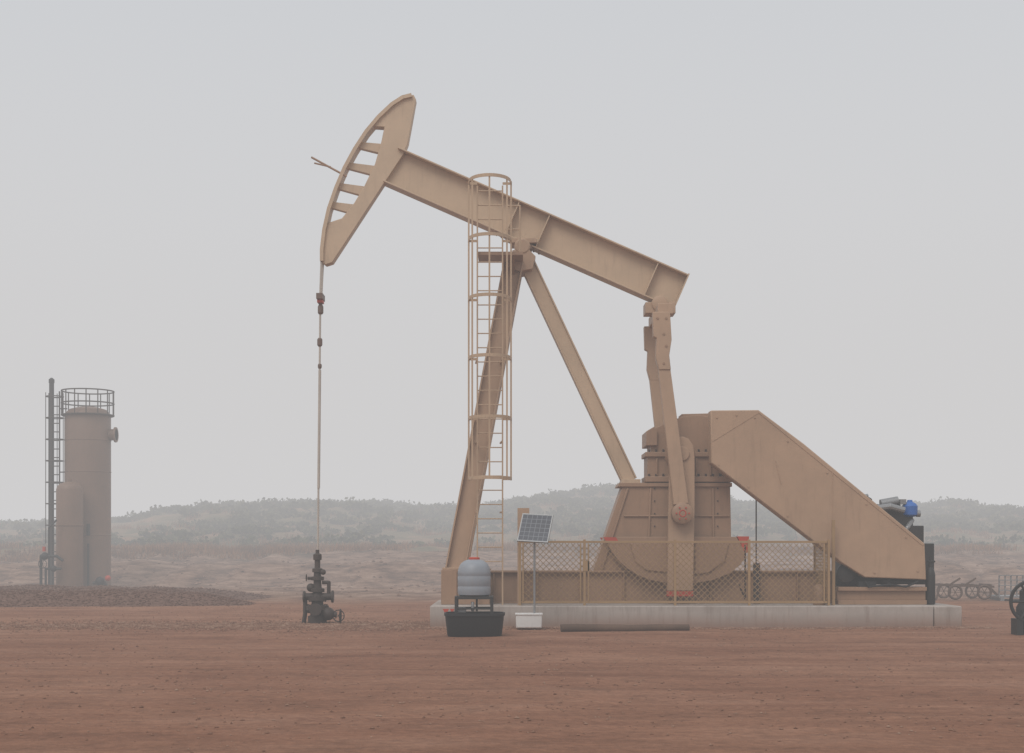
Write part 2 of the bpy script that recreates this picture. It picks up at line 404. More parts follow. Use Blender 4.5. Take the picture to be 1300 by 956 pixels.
# samson post
bm=BM()
for s in (-1,1):
    ibeam(bm,(X(578,-.85),s*.85,ZB+.03),(X(652,-.2),s*.22,Z(334,-.2)),0.30,0.42,0.035,0.04)
    box(bm,(X(562,-.85),s*.85-.16,ZB+.03),(X(597,-.85),s*.85+.16,ZB+.075))
fin('samson_post_front_legs',bm,TAN_M,pj,0.006)
bm=BM()
for t in (0.28,0.62):
    a=Vector((X(578,-.85),-.85,ZB)).lerp(Vector((X(652,-.2),-.22,Z(334))),t)
    bar(bm,a,(a.x,-a.y,a.z),0.12,0.12)
fin('leg_cross_braces',bm,TAN_D,pj)
bm=BM()
ibeam(bm,P(668,332,0),P(799,611,0),0.34,0.32,0.03,0.26)
box(bm,(X(788),-.25,Z(616)),(X(812),.25,Z(609)))
fin('samson_post_rear_leg',bm,TAN,pj,0.006)
bm=BM()
prism(bm,[(641,338),(645,322),(655,318),(672,318),(680,326),(676,342),(660,345)],-.36,.36,-.3)
lathe(bm,(X(663),-.38,Z(317)),[(.14,0),(.17,.03),(.17,.2),(.13,.22),(.13,.54),(.17,.56),(.17,.73),(.14,.76)],20,'Y')
box(bm,(X(648),-.3,Z(312)),(X(681),.3,Z(306)))
fin('saddle_bearing',bm,TAN_M,pj,0.01)
# walking beam
bm=BM(); a,b=P(497,211.5),P(862.5,372)
ibeam(bm,a,b,0.44,0.79,0.03,0.03,[.42,.525,.90])
fin('walking_beam',bm,TAN,pj,0.005)
bm=BM(); d=(b-a).normalized(); n=Vector((-d.z,0,d.x))
for t in (.40,.455,.50,.53):
    c=a.lerp(b,t)
    for k in (-.3,.3):
        for s in (-.06,.06):
            q=c+d*s-n*(.33)+Vector((0,k*.5,0)); tube(bm,q-n*.05,q-n*.09,.022,6)
q=a.lerp(b,.47)-n*.42; bar(bm,q-d*.3,q+d*.3,.42,.05)
fin('beam_bolts',bm,TAN_D,pj)
bm=BM(); bar(bm,b+d*0.002,b+d*0.03,0.46,0.82); fin('beam_end_plate',bm,TAN,pj)
# horse head
outer=[(522,118),(510,121),(496,130),(479,146),(463,165),(448,188),(435,212),(424,238),(415,264),(409,291),(406,316),(406,331)]
bm=BM()
inn=[]
for i,(u,v) in enumerate(outer):
    p=outer[max(0,i-1)]; q=outer[min(len(outer)-1,i+1)]; tx,ty_=q[0]-p[0],q[1]-p[1]; L=math.hypot(tx,ty_); inn.append((u+ty_/L*4.5,v-tx/L*4.5))
for i in range(len(outer)-1):
    prism(bm,[outer[i],outer[i+1],inn[i+1],inn[i]],-.19,.19,-.19)
fin('horsehead_arc_face',bm,TAN,pj)
bm=BM()
prism(bm,[(520,121),(512,123),(498,132),(483,146),(471,160),(488,161),(484,180),(476,208),(463,235),(450,257),(434,277),(416,283),(411,291),(408,316),(408,332),(413,336),(422,333),(486,235),(512,196),(518,181),(528,126),(525,120)],-.13,.13,-.13)
fin('horsehead_body',bm,TAN,pj,0.012)
bm=BM()
for p,q in (((453,183),(483,188)),((439,209),(475,216)),((427,235),(461,242)),((418,259),(448,265))):
    p0=P(*p,-.1);q0=P(*q,-.1); p0.y=q0.y=0; bar(bm,p0,q0,0.16,0.12,0,.2)
fin('horsehead_spokes',bm,TAN,pj,.006)
bm=BM()
for y in (-.16,.16):
    pipe(bm,[P(396,200,y),P(440,224,y)],.022)
pipe(bm,[P(396,200,-.16),P(396,200,.16)],.022)
pipe(bm,[P(399,207,-.16),P(420,212,-.16)],.018)
fin('horsehead_catch_bar',bm,TAN_D,pj)
# bridle + polished rod
bm=BM()
for y in (-.13,.13):
    tube(bm,(X(409),y,Z(334)),(X(407),y*.7,Z(382)),.022,8)
fin('bridle_cables',bm,ROD,pj)
bm=BM()
box(bm,(X(403),-.2,Z(381)),(X(411),.2,Z(374))); lathe(bm,(X(407),0,Z(399)),[(.04,0),(.06,.03),(.06,.16),(.04,.2),(.04,.3)],12)
lathe(bm,(X(406),0,Z(440)),[(.03,0),(.055,.03),(.055,.15),(.035,.18)],12)
lathe(bm,(X(406),0,Z(468)),[(.03,0),(.042,.03),(.042,.08),(.03,.1)],12)
fin('carrier_bar',bm,paint('carrier_brown',(0.15,0.09,0.065)),pj)
bm=BM(); box(bm,(X(403.5),-.12,Z(385)),(X(410.5),.12,Z(381.5))); fin('load_clamp',bm,RED,pj)
bm=BM(); tube(bm,(X(406.5),0,Z(398)),(X(403.5),0,Z(700)),.022,10); tube(bm,(X(406),0,Z(470)),(X(404.5),0,Z(620)),.03,10); fin('polished_rod',bm,ROD,pj)
# equalizer, pitmans
bm=BM()
box(bm,(X(818),-.25,Z(400)),(X(856),.25,Z(386)))
box(bm,(X(829),-.98,Z(408)),(X(848),.98,Z(395)))
lathe(bm,(X(836),-.3,Z(388)),[(.12,0),(.17,.02),(.17,.58),(.12,.6)],18,'Y')
fin('equalizer_beam',bm,TAN_M,pj,0.01)
bm=BM(); PY=.93
for s in (-1,1):
    y0,y1=(-1.04,-.84) if s<0 else (.84,1.04)
    prism(bm,[(828,397),(850,397),(852,432),(849,452),(851,470),(836,470),(832,455),(833,430),(829,428)],y0,y1,-PY)
    bar(bm,(X(843,-PY),s*PY,Z(468,-PY)),(X(864,-PY),s*PY,Z(640,-PY)),.17,.24,0,.31)
fin('pitman_arms',bm,TAN_M,pj,0.012)
bm=BM()
for s in (-1,1):
    for u,v in ((834,405),(845,405),(842,425),(845,440),(842,462)):
        c=(X(u,-PY),s*1.06,Z(v,-PY)); tube(bm,(c[0],s*1.03,c[2]),c,.025,6)
fin('pitman_bolts',bm,TAN_D,pj)
bm=BM(); c=(X(865.5,-PY),0,Z(652,-PY))
for s in (-1,1):
    y0,y1=(-1.10,-.78) if s<0 else (.78,1.10)
    lathe(bm,c,[(.17,y0),(.22,y0+.03),(.22,y1-.03),(.17,y1)],24,'Y')
fin('crank_pin_bearings',bm,TAN_D,pj,0.006)
bm=BM()
for s in (-1,1):
    cc=Vector(c)
    for i in range(6):
        a_=i*math.pi/3; q=cc+Vector((math.cos(a_)*.13,0,math.sin(a_)*.13)); tube(bm,q+Vector((0,s*1.09,0)),q+Vector((0,s*1.13,0)),.018,6)
    ring(bm,cc+Vector((0,s*1.1,0)),.065,.012)
fin('crank_pin_bolts',bm,RED,pj)
CY=-.82
bm=BM()
arm=[(851,575),(852,565),(858,557),(866,554),(874,557),(880,565),(882,580),(882,640),(880,750),(847,750),(849,640)]
for y0,y1 in ((-.82,-.66),(.66,.82)): prism(bm,arm,y0,y1,CY)
tube(bm,(X(866,CY),-.86,Z(576,CY)),(X(866,CY),.86,Z(576,CY)),.15,20)
fin('crank_arms',bm,TAN_M,pj,0.012)
bm=BM()
for y0,y1 in ((-.822,-.658),(.658,.822)): prism(bm,[(847,750.5),(880,750.5),(880,757),(847,757)],y0,y1,CY)
WY=-.6
for y0,y1 in ((-.602,-.478),(.478,.602)):
    prism(bm,[(766,682),(782,682),(785,687),(770,688)],y0,y1,WY)
    prism(bm,[(936,681),(951,681),(950,700),(946,703)],y0,y1,WY)
fin('red_safety_edges',bm,RED,pj)
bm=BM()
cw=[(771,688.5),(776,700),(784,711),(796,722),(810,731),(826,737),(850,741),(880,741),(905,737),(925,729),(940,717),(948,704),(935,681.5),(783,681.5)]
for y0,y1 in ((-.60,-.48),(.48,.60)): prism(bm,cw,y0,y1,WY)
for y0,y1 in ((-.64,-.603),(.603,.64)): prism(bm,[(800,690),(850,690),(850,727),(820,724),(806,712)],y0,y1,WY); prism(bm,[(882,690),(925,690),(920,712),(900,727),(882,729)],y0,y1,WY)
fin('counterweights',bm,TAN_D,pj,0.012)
# pedestal + gear reducer
G=-.40
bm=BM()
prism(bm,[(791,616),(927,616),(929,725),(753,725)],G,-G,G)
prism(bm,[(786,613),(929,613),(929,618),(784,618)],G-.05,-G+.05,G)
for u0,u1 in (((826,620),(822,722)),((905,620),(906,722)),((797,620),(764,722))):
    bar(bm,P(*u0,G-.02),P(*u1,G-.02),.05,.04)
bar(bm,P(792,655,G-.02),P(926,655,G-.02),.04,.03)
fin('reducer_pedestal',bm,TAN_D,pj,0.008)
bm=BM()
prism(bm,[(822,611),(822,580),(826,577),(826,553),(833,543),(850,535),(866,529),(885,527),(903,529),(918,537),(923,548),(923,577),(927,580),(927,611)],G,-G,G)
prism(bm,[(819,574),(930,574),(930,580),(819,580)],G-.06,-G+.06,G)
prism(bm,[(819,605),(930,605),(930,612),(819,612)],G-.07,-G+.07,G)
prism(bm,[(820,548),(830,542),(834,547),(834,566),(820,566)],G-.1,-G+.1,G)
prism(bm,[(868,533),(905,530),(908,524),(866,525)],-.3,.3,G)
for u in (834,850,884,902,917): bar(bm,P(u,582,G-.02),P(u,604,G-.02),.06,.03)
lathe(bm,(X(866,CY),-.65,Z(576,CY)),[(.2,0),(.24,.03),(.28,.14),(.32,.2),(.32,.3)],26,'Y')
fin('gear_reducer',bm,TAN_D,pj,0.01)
bm=BM()
for u in range(824,930,9):
    for v in (573,604):
        q=P(u,v,G-.03); tube(bm,q-Vector((0,0,.02)),q+Vector((0,0,.04)),.022,6)
for v in range(620,722,16):
    for uu in (831,911): q=P(uu,v,G); tube(bm,q+Vector((0,-.03,0)),q,.016,6)
fin('reducer_bolts',bm,RUST,pj)
# belt guard
bm=BM()
prism(bm,[(902,521),(963,520.5),(1020,563),(1174,690),(1176,736),(1098,733),(1066,713),(903,588)],-1.12,-.74,-1.12)
fin('belt_guard',bm,TAN_M,pj,0.02)
bm=BM()
for p,q in (((904,586),(1066,710)),((963,523),(1172,692))): bar(bm,P(*p,-1.125),P(*q,-1.125),.012,.03)
for p,q in (((1057,600),(1057,703)),((963,524),(905,560))): bar(bm,P(*p,-1.125),P(*q,-1.125),.008,.014)
for p in ((910,530),(935,527),(958,530),(1000,560),(1050,600),(1100,640),(1150,682),(1165,725),(1110,727),(1060,700),(1000,655),(950,618),(912,590)):
    q=P(*p,-1.12); tube(bm,q-Vector((0,.02,0)),q,.018,6)
bar(bm,P(985,585,-1.125),P(992,615,-1.125),.01,.014)
fin('belt_guard_trim',bm,TAN_M,pj)
bm=BM()
for y in (-.93,.3): 
    box(bm,(X(1062,-.9),y-.12,zt),(X(1174,-.9),y+.12,zt+.09)); box(bm,(X(1062,-.9),y-.12,zt+.28),(X(1174,-.9),y+.12,zt+.36)); box(bm,(X(1062,-.9),y-.03,zt+.09),(X(1174,-.9),y+.03,zt+.28))
for u in (1064,1098,1132,1166): box(bm,(X(u,-.9),-.85,zt+.1),(X(u+6,-.9),.3,zt+.27))
fin('engine_skid',bm,TAN_D,pj,0.006)
# engine
en=empty('engine')
bm=BM()
box(bm,P(1098,742,-.55),P(1160,668,.2)); box(bm,P(1104,668,-.45),P(1150,648,.1))
for u in (1108,1122,1136): tube(bm,P(u,650,-.2),P(u,640,-.2),.12,12)
box(bm,P(1068,744,-.7),P(1098,706,.1))
lathe(bm,(X(1076,-1),-.95,Z(728,-1)),[(.12,0),(.2,.03),(.2,.14),(.1,.16)],20,'Y')
box(bm,P(1160,742,-.5),P(1172,690,.3))
tube(bm,P(1096,645,-.3),P(1104,632,-.3),.07,12)
fin('engine_block',bm,DARK,en,0.015)
bm=BM()
pipe(bm,[P(1112,662,-.6),P(1114,645,-.6),P(1130,643,-.6),P(1148,648,-.6)],.07,10)
pipe(bm,[P(1145,680,-.55),P(1152,670,-.55),P(1158,660,-.4)],.05,10)
tube(bm,P(1118,640,-.35),P(1140,636,-.35),.1,14)
pipe(bm,[P(1095,640,-.4),P(1095,630,-.4),P(1102,629,-.4)],.035,8)
fin('engine_pipes',bm,STEEL,en)
bm=BM()
lathe(bm,(X(1155,-.4),-.4,Z(656,-.4)),[(.10,0),(.155,.04),(.16,.22),(.13,.27),(.06,.31),(.05,.35)],20)
fin('air_filter_canister',bm,BLUE,en)
bm=BM(); box(bm,P(1143,640,-.5),P(1149,634,-.4)); tube(bm,P(1163,652,-.4),P(1168,652,-.4),.07,12); fin('filter_bracket',bm,STEEL,en)
bm=BM()
box(bm,P(1090,745,-1.05),P(1110,738,-.9)); tube(bm,P(1120,738,-1),P(1160,740,-1),.04,8); tube(bm,P(1128,745,-1),P(1128,735,-1),.05,8)
pipe(bm,[P(1098,738,-1.1),P(1103,745,-1.1),P(1130,742,-1.1),P(1150,745,-1.1),P(1166,738,-1.1)],.02)
fin('hoses',bm,BLACK,en)
bm=BM(); c=(X(1181,-.9),-.9,zt)
lathe(bm,c,[(.09,0),(.10,.03),(.10,.60),(.08,.70),(.04,.76),(.04,.84)],18); tube(bm,(c[0]-.05,-.9,zt+.88),(c[0]+.1,-.9,zt+.88),.02,8)
tube(bm,(c[0],-.9,zt+.83),(c[0],-.9,zt+.98),.018,8)
fin('gas_cylinder',bm,DARK)

# ladder with cage
ld=empty('caged_ladder'); ly=-1.15
xa,xb=X(606,ly),X(638,ly); bm=BM()
for x in (xa,xb): bar(bm,(x,ly,zt),(x,ly,Z(236,ly)),.06,.03)
z=ZB+.2
while z<Z(240,ly): tube(bm,(xa,ly,z),(xb,ly,z),.013,6); z+=.29
for v,yy in ((455,-.5),(560,-.65),(650,-.8)):
    for x in (xa,xb): bar(bm,(x,ly,Z(v,ly)),(x-.05,yy+.1,Z(v,ly)),.03,.03)
fin('ladder_rails_and_rungs',bm,LADC,ld)
bm=BM(); cx=(xa+xb)/2; hw=.43; dp=.68
def hp(t):
    return Vector((cx-hw*math.cos(math.pi*t),ly-dp*math.sin(math.pi*t)**0.8 if 0<t<1 else ly,0))
for v in (233,306,381,456,532,608):
    z=Z(v,ly); n=18
    for i in range(n):
        p=hp(i/n); q=hp((i+1)/n); p.z=q.z=z
        dd=(q-p).normalized(); s=Vector((-dd.y,dd.x,0))*.006
        vs=[bm.verts.new(w) for w in (p-s-Vector((0,0,.033)),q-s-Vector((0,0,.033)),q+s-Vector((0,0,.033)),p+s-Vector((0,0,.033)),p-s+Vector((0,0,.033)),q-s+Vector((0,0,.033)),q+s+Vector((0,0,.033)),p+s+Vector((0,0,.033)))]
        for f in ((3,2,1,0),(4,5,6,7),(0,1,5,4),(1,2,6,5),(2,3,7,6),(3,0,4,7)): bm.faces.new([vs[k] for k in f])
    for x,e in ((xa,0),(xb,1)):
        p=hp(e); bar(bm,(p.x,ly,z),(x,ly,z),.012,.05)
for t in (0.02,.2,.5,.8,.98):
    p=hp(t); bar(bm,(p.x,p.y+.012,Z(610,ly)),(p.x,p.y+.012,Z(231,ly)),.01,.035)
fin('safety_cage',bm,LADC,ld)
bm=BM(); box(bm,(X(607,-.9),-1.1,Z(326,-.9)),(X(664,-.9),-.3,Z(322,-.9)))
bar(bm,(X(652),-.9,Z(330)),(X(652),-.2,Z(352)),.05,.05)
fin('service_platform',bm,TAN_D,ld)
bm=BM()
pipe(bm,[(X(660,-1),-1.05,Z(323,-1)),(X(660,-1),-1.05,Z(262,-1)),(X(642,-1),-1.05,Z(262,-1))],.018)
pipe(bm,[(X(660,-1),-1.05,Z(292,-1)),(X(642,-1),-1.05,Z(292,-1))],.016)
fin('platform_handrail',bm,LADC,ld)

# guard fence
fe=empty('wire_mesh_guard_fence'); fy=-1.5; zb=Z(767,fy); ztp=Z(688,fy)
posts=[660,742,857,951,1052]; bm=BM()
for u in posts: bar(bm,(X(u,fy),fy,zt),(X(u,fy),fy,ztp+.05),.05,.05)
bar(bm,(X(660,fy)+.032,fy,ztp),(X(1052,fy)-.032,fy,ztp),.045,.045); bar(bm,(X(660,fy)+.032,fy,zb+.04),(X(1052,fy)-.032,fy,zb+.04),.045,.045)
for u in (660,1052):
    bar(bm,(X(u,fy),fy+.03,ztp),(X(u,fy),-.2,ztp),.045,.045); bar(bm,(X(u,fy),fy+.03,zb+.04),(X(u,fy),-.2,zb+.04),.045,.045); bar(bm,(X(u,fy),-.2,zt),(X(u,fy),-.2,ztp+.03),.05,.05)
for u in (664,737,747,1046): bar(bm,(X(u,fy),fy-.02,zb+.05),(X(u,fy),fy-.02,ztp-.03),.03,.03)
bar(bm,(X(1058,-1.3),-1.3,zt),(X(1058,-1.3),-1.3,Z(660,-1.3)),.06,.06)
box(bm,(X(741,fy)-.02,fy-.03,Z(725,fy)),(X(741,fy)+.12,fy-.035,Z(712,fy)))
fin('posts_and_rails',bm,YEL,fe,0.004)
def mesh_panel(bm,pa,pb,z0,z1,sp=.12,r=.0062):
    L=(Vector(pb)-Vector(pa)).length; dx=(Vector(pb)-Vector(pa))/L; H=z1-z0
    for sgn in (1,-1):
        s=-H
        while s<L:
            t0,t1=s,s+H; za,zc=(z0,z1) if sgn>0 else (z1,z0)
            a0,a1=max(0,t0),min(L,t1)
            if a1-a0>.02:
                f0,f1=(a0-t0)/H,(a1-t0)/H
                p=Vector(pa)+dx*a0; q=Vector(pa)+dx*a1; p.z=za+(zc-za)*f0; q.z=za+(zc-za)*f1
                o=Vector((-dx.y,dx.x,0))*(.004*sgn); tube(bm,p+o,q+o,r,4,cap=False)
            s+=sp
bm=BM()
for a_,b_ in zip(posts[:-1],posts[1:]): mesh_panel(bm,(X(a_,fy)+.03,fy,0),(X(b_,fy)-.03,fy,0),zb+.06,ztp-.03)
for u in (660,1052): mesh_panel(bm,(X(u,fy),fy+.03,0),(X(u,fy),-.23,0),zb+.06,ztp-.03)
fin('wire_mesh',bm,YEL,fe)
bm=BM(); box(bm,P(657,690,-1.2),P(672,645,-1.17)); box(bm,(X(657,-1.2),-1.168,zt),(X(659,-1.2),-1.1,Z(690,-1.2)))
fin('backing_plate',bm,TAN_M,fe)
bm=BM(); pipe(bm,[P(960,745,-.3),P(960,628,-.3)],.014); box(bm,P(957,768,-.65),P(964,715,-.55)); pipe(bm,[P(938,742,-1.3),P(946,760,-1.3),P(946,692,-1.3)],.018)
fin('conduit',bm,RUST,pj)
bm=BM(); lathe(bm,(X(1040,-1.2),-1.2,zt),[(.12,0),(.13,.05),(.13,.3),(.08,.38),(.03,.42)],16); fin('oil_drip_can',bm,TAN_D)

# ---------------------------------------------------------------- wellhead
wh=empty('wellhead'); wx=X(403); bm=BM()
lathe(bm,(wx,0,-.05),[(.2,0),(.2,.2),(.15,.22),(.15,.32),(.24,.33),(.24,.42),(.13,.43),(.12,.52),(.2,.53),(.2,.6),(.12,.61),(.1,.7),(.15,.71),(.15,.78),(.09,.8),(.08,.95),(.14,.96),(.14,1.03),(.08,1.04),(.075,1.12),(.11,1.13),(.11,1.2),(.06,1.22),(.06,1.38),(.09,1.39),(.09,1.5),(.04,1.53),(.04,1.6)],20)
fin('casing_head_and_stuffing_box',bm,RUST,wh)
bm=BM()
tube(bm,(wx-.26,0,.56),(wx+.3,0,.56),.075,12); tube(bm,(wx+.3,0,.56),(wx+.34,0,.56),.13,12); tube(bm,(wx-.26,0,.56),(wx-.3,0,.56),.12,12)
tube(bm,(wx-.2,-.1,.28),(wx+.42,-.1,.18),.06,12); ball(bm,(wx+.24,-.1,.2),.14)
tube(bm,(wx,-.3,.3),(wx,.3,.3),.07,12); tube(bm,(wx,-.3,.3),(wx,-.34,.3),.13,12)
pipe(bm,[(wx+.1,0,.86),(wx+.24,0,.86),(wx+.24,0,.6)],.04); tube(bm,(wx-.02,-.05,.95),(wx-.2,-.05,.95),.035)
ball(bm,(wx+.13,-.08,1.08),.06); ball(bm,(wx-.14,0,.75),.09)
pipe(bm,[(wx-.26,0,.56),(wx-.26,0,.2),(wx-.3,0,-.05)],.045)
handwheel(bm,(wx+.5,-.12,.16),.14,'X'); handwheel(bm,(wx+.46,-.12,.16),.12,'Y'); handwheel(bm,(wx-.22,-.1,.96),.07,'X',4)
for i in range(8):
    a_=i*.785; tube(bm,(wx+.2*math.cos(a_),.2*math.sin(a_),.26),(wx+.2*math.cos(a_),.2*math.sin(a_),.4),.018,6)
    tube(bm,(wx+.17*math.cos(a_),.17*math.sin(a_),.45),(wx+.17*math.cos(a_),.17*math.sin(a_),.58),.015,6)
fin('valves_and_handwheels',bm,RUST,wh)

# ---------------------------------------------------------------- chemical tank in tub
ty=-4.3; ct=empty('chemical_tank')
tx=X(602,ty); zr=Z(757,ty); bm=BM()
R=(X(623,ty)-X(581,ty))/2
H=Z(708,ty)-zr
prof=[(R*.8,0),(R*.97,.03),(R,.08),(R,.16),(R*.985,.17),(R*.985,.19),(R,.20),(R,.34),(R*.985,.35),(R*.985,.37),(R,.38),(R*.99,.44),(R*.93,.51),(R*.82,.57),(R*.62,.62),(R*.4,.645),(R*.3,.65)]
prof=[(r,h*H/.68) for r,h in prof]
lathe(bm,(tx,ty,zr),prof,32); fin('tank_body',bm,POLY,ct)
bm=BM(); lathe(bm,(tx,ty,zr+H*.95),[(.1,0),(.1,.035),(.08,.045)],16); fin('lid',bm,RED,ct)
bm=BM(); bw=X(623,ty)-tx+.02; zt2=zr
for sx in (-1,1):
    for sy in (-1,1): bar(bm,(tx+sx*bw,ty+sy*.24,.05),(tx+sx*bw,ty+sy*.24,zt2-.045),.05,.05)
    bar(bm,(tx+sx*bw,ty-.21,zt2-.02),(tx+sx*bw,ty+.21,zt2-.02),.05,.05)
for sy in (-1,1): bar(bm,(tx-bw-.025,ty+sy*.24,zt2-.02),(tx+bw+.025,ty+sy*.24,zt2-.02),.05,.05); bar(bm,(tx-bw,ty+sy*.24,.5),(tx+bw,ty+sy*.24,.5),.03,.03)
box(bm,(tx-bw,ty-.22,zt2-.018),(tx+bw,ty+.22,zt2-.002))
tube(bm,(tx+.05,ty-.1,zt2-.03),(tx+.05,ty-.1,.45),.02,8)
fin('tank_stand',bm,DARK,ct,.004)
bm=BM(); box(bm,P(578,778,ty-.2),P(592,771,ty-.1)); tube(bm,P(600,764,ty-.2),P(600,776,ty-.2),.03,8); fin('dosing_pump',bm,STEEL,ct,.01)
bm=BM(); ua,ub=X(563,ty-.35),X(641,ty-.35); cx=(ua+ub)/2; a=(ub-ua)/2; h=.42
def rr(ax,ay,z,n=40,e=4):
    out=[]
    for i in range(n):
        t=2*math.pi*i/n; c,s=math.cos(t),math.sin(t)
        out.append(bm.verts.new((cx+ax*abs(c)**(2/e)*(1 if c>=0 else -1),ty+ay*abs(s)**(2/e)*(1 if s>=0 else -1),z)))
    return out
L=[rr(a*.88,.36,.0),rr(a*.9,.38,.03),rr(a*.97,.44,h-.05),rr(a*1.0,.47,h-.045),rr(a*1.0,.47,h),rr(a*.95,.43,h),rr(a*.87,.35,.05)]
for A,B in zip(L[:-1],L[1:]):
    for i in range(40): j=(i+1)%40; bm.faces.new((A[i],A[j],B[j],B[i]))
bm.faces.new(L[0][::-1]); bm.faces.new(L[-1]); fin('rubber_stock_tub',bm,BLACK)

# ---------------------------------------------------------------- solar panel
sp=empty('solar_panel'); sy=-2.3
bm=BM(); tube(bm,(X(678.5,sy),sy,.1),(X(678.5,sy),sy,Z(668,sy)),.022,10); fin('pole',bm,STEEL,sp)
bm=BM(); box(bm,P(655,779,sy-.2),P(688,797.5,sy-.2)+Vector((0,.35,0))); fin('battery_box',bm,WHITE,sp,.02)
bm=BM(); box(bm,P(654,781,sy-.215),P(689,779,sy-.215)+Vector((0,.38,0))); fin('battery_box_lid',bm,WHITE,sp,.006)
w,h=.62,.58
rot=Matrix.Rotation(math.radians(-12),4,'Z')@Matrix.Rotation(math.radians(-32),4,'X')@Matrix.Rotation(math.radians(4),4,'Y')
def loc(o): o.matrix_world=Matrix.Translation(P(679.5,670.5,sy-.06))@rot
bm=BM(); box(bm,(-w/2+.02,-.012,-h/2-.03+.02),(w/2-.02,.01,h/2+.03-.02)); o=fin('photovoltaic_cells',bm,CELLS,sp); loc(o)
bm=BM(); H2=h/2+.03
for a_,b_ in (((-w/2,-.015,-H2),(w/2,.02,-H2+.022)),((-w/2,-.015,H2-.022),(w/2,.02,H2)),((-w/2,-.015,-H2+.022),(-w/2+.022,.02,H2-.022)),((w/2-.022,-.015,-H2+.022),(w/2,.02,H2-.022))): box(bm,a_,b_)
box(bm,(-.05,.02,-.2),(.05,.06,.2)); o=fin('panel_frame',bm,STEEL,sp); loc(o)

# timber lying in front of the pad
bm=BM(); yt=-3.0; x0_,x1_=X(712,yt),X(876,yt); K=9
for i in range(K):
    t0,t1=i/K,(i+1)/K
    f=lambda t:(x0_+(x1_-x0_)*t,yt+.15*t+.015*math.sin(t*7),.06+.006*math.sin(t*9))
    tube(bm,f(t0),f(t1),.078-.012*t0+.004*math.sin(i*2.1),12,.078-.012*t1+.004*math.sin((i+1)*2.1))
fin('timber_log',bm,WOOD)

# ---------------------------------------------------------------- treater vessel
tr=empty('heater_treater_vessel'); Y=20; cx=X(111.5,Y); R=(X(140,Y)-X(83,Y))/2; zt_=Z(522,Y); zg=0.05; bm=BM()
lathe(bm,(cx,Y,zg),[(R*.97,0),(R*.97,.1),(R,.12)]+[(R,.12+i*(zt_-zg-.3)/4) for i in (1,2,3,4)]+[(R*.97,zt_-zg-.1),(R*.8,zt_-zg+.05),(R*.4,zt_-zg+.14),(.1,zt_-zg+.16)],36)
for v in (560,600,680): lathe(bm,(cx,Y,Z(v,Y)),[(R+.001,0),(R+.012,.01),(R+.012,.03),(R+.001,.04)],36)
tube(bm,(cx+R*.8,Y,Z(552,Y)),(cx+R+.22,Y,Z(552,Y)),.2,16); tube(bm,(cx+R+.16,Y,Z(552,Y)),(cx+R+.22,Y,Z(552,Y)),.27,16)
fin('vessel_shell',bm,TREAT,tr)
bm=BM(); c2=(X(88.5,Y-1.4),Y-1.4,zg-.1); r2=.45; hh=Z(622,Y-1.4)-zg+.1
lathe(bm,c2,[(r2*.97,0),(r2,.05),(r2,hh),(r2*.93,hh+.12),(r2*.7,hh+.22),(r2*.3,hh+.27),(.07,hh+.28),(.07,hh+.38)],28)
lathe(bm,(c2[0],c2[1],Z(668,Y-1.4)),[(r2+.001,0),(r2+.02,.01),(r2+.02,.05),(r2+.001,.06)],28)
fin('separator_vessel',bm,TREAT,tr)
bm=BM(); rr_=R+.1; zt3=zt_-.15
for zz in (zt3,zt3+.42,zt3+.85): ring(bm,(cx,Y,zz),rr_,.025,'Z',32,6)
for i in range(14):
    a=i*2*math.pi/14; tube(bm,(cx+rr_*math.cos(a),Y+rr_*math.sin(a),zt3),(cx+rr_*math.cos(a),Y+rr_*math.sin(a),zt3+.85),.02,6)
tube(bm,(cx,Y,zt3-.03),(cx,Y,zt3),rr_,30)
fin('top_railing',bm,RUST,tr)
bm=BM(); la,lb=X(69,Y),X(79,Y); yl=Y-.3
for x in (la,lb): bar(bm,(x,yl,zg),(x,yl,Z(498,Y)),.05,.04)
z=zg+.2
while z<Z(500,Y): tube(bm,(la,yl,z),(lb,yl,z),.02,6); z+=.3
v=505
while v<690:
    ring(bm,((la+lb)/2,yl-.1,Z(v,Y)),.3,.02,'Z',18,6); v+=27
for a in (0.6,1.6,2.6,3.6,4.6,5.6): 
    x=(la+lb)/2+.3*math.cos(a); yy=yl-.1+.3*math.sin(a); bar(bm,(x,yy,Z(690,Y)),(x,yy,Z(500,Y)),.02,.02)
for v in (520,600,690): bar(bm,(lb,yl,Z(v,Y)),(cx-R*.8,yl,Z(v,Y)),.04,.04)
fin('vessel_ladder',bm,RUST,tr)
bm=BM(); xs_=X(65.5,Y-.2)
tube(bm,(xs_,Y-.2,zg),(xs_,Y-.2,Z(487,Y)),.085,12); lathe(bm,(xs_,Y-.2,Z(487,Y)),[(.1,0),(.1,.12),(.03,.18)],12)
fin('exhaust_stack',bm,DARK,tr)
bm=BM(); yy=Y-2.1
pipe(bm,[P(52,750,yy),P(52,706,yy),P(72,706,yy),P(80,712,yy)],.05); pipe(bm,[P(58,752,yy),P(58,722,yy),P(78,722,yy)],.04)
pipe(bm,[P(62,752,yy),P(62,670,yy),P(72,660,yy)],.03)
ball(bm,P(57,706,yy),.13); ball(bm,P(68,722,yy),.11); handwheel(bm,P(54,716,yy-.1),.14)
pipe(bm,[P(118,740,Y-1.2),P(133,740,Y-1.2),P(138,752,Y-1.2)],.06); ball(bm,P(127,738,Y-1.2),.16); tube(bm,P(112,690,Y-.95),P(112,750,Y-.95),.04,8)
tube(bm,P(112,680,Y-.9),P(112,665,Y-.9),.06,10)
fin('pipework_and_valves',bm,DARK,tr)
bm=BM(); ball(bm,P(137,734,Y-1.3),.10); tube(bm,P(56,700,yy),P(56,694,yy),.06,8); fin('red_valve',bm,RED,tr)

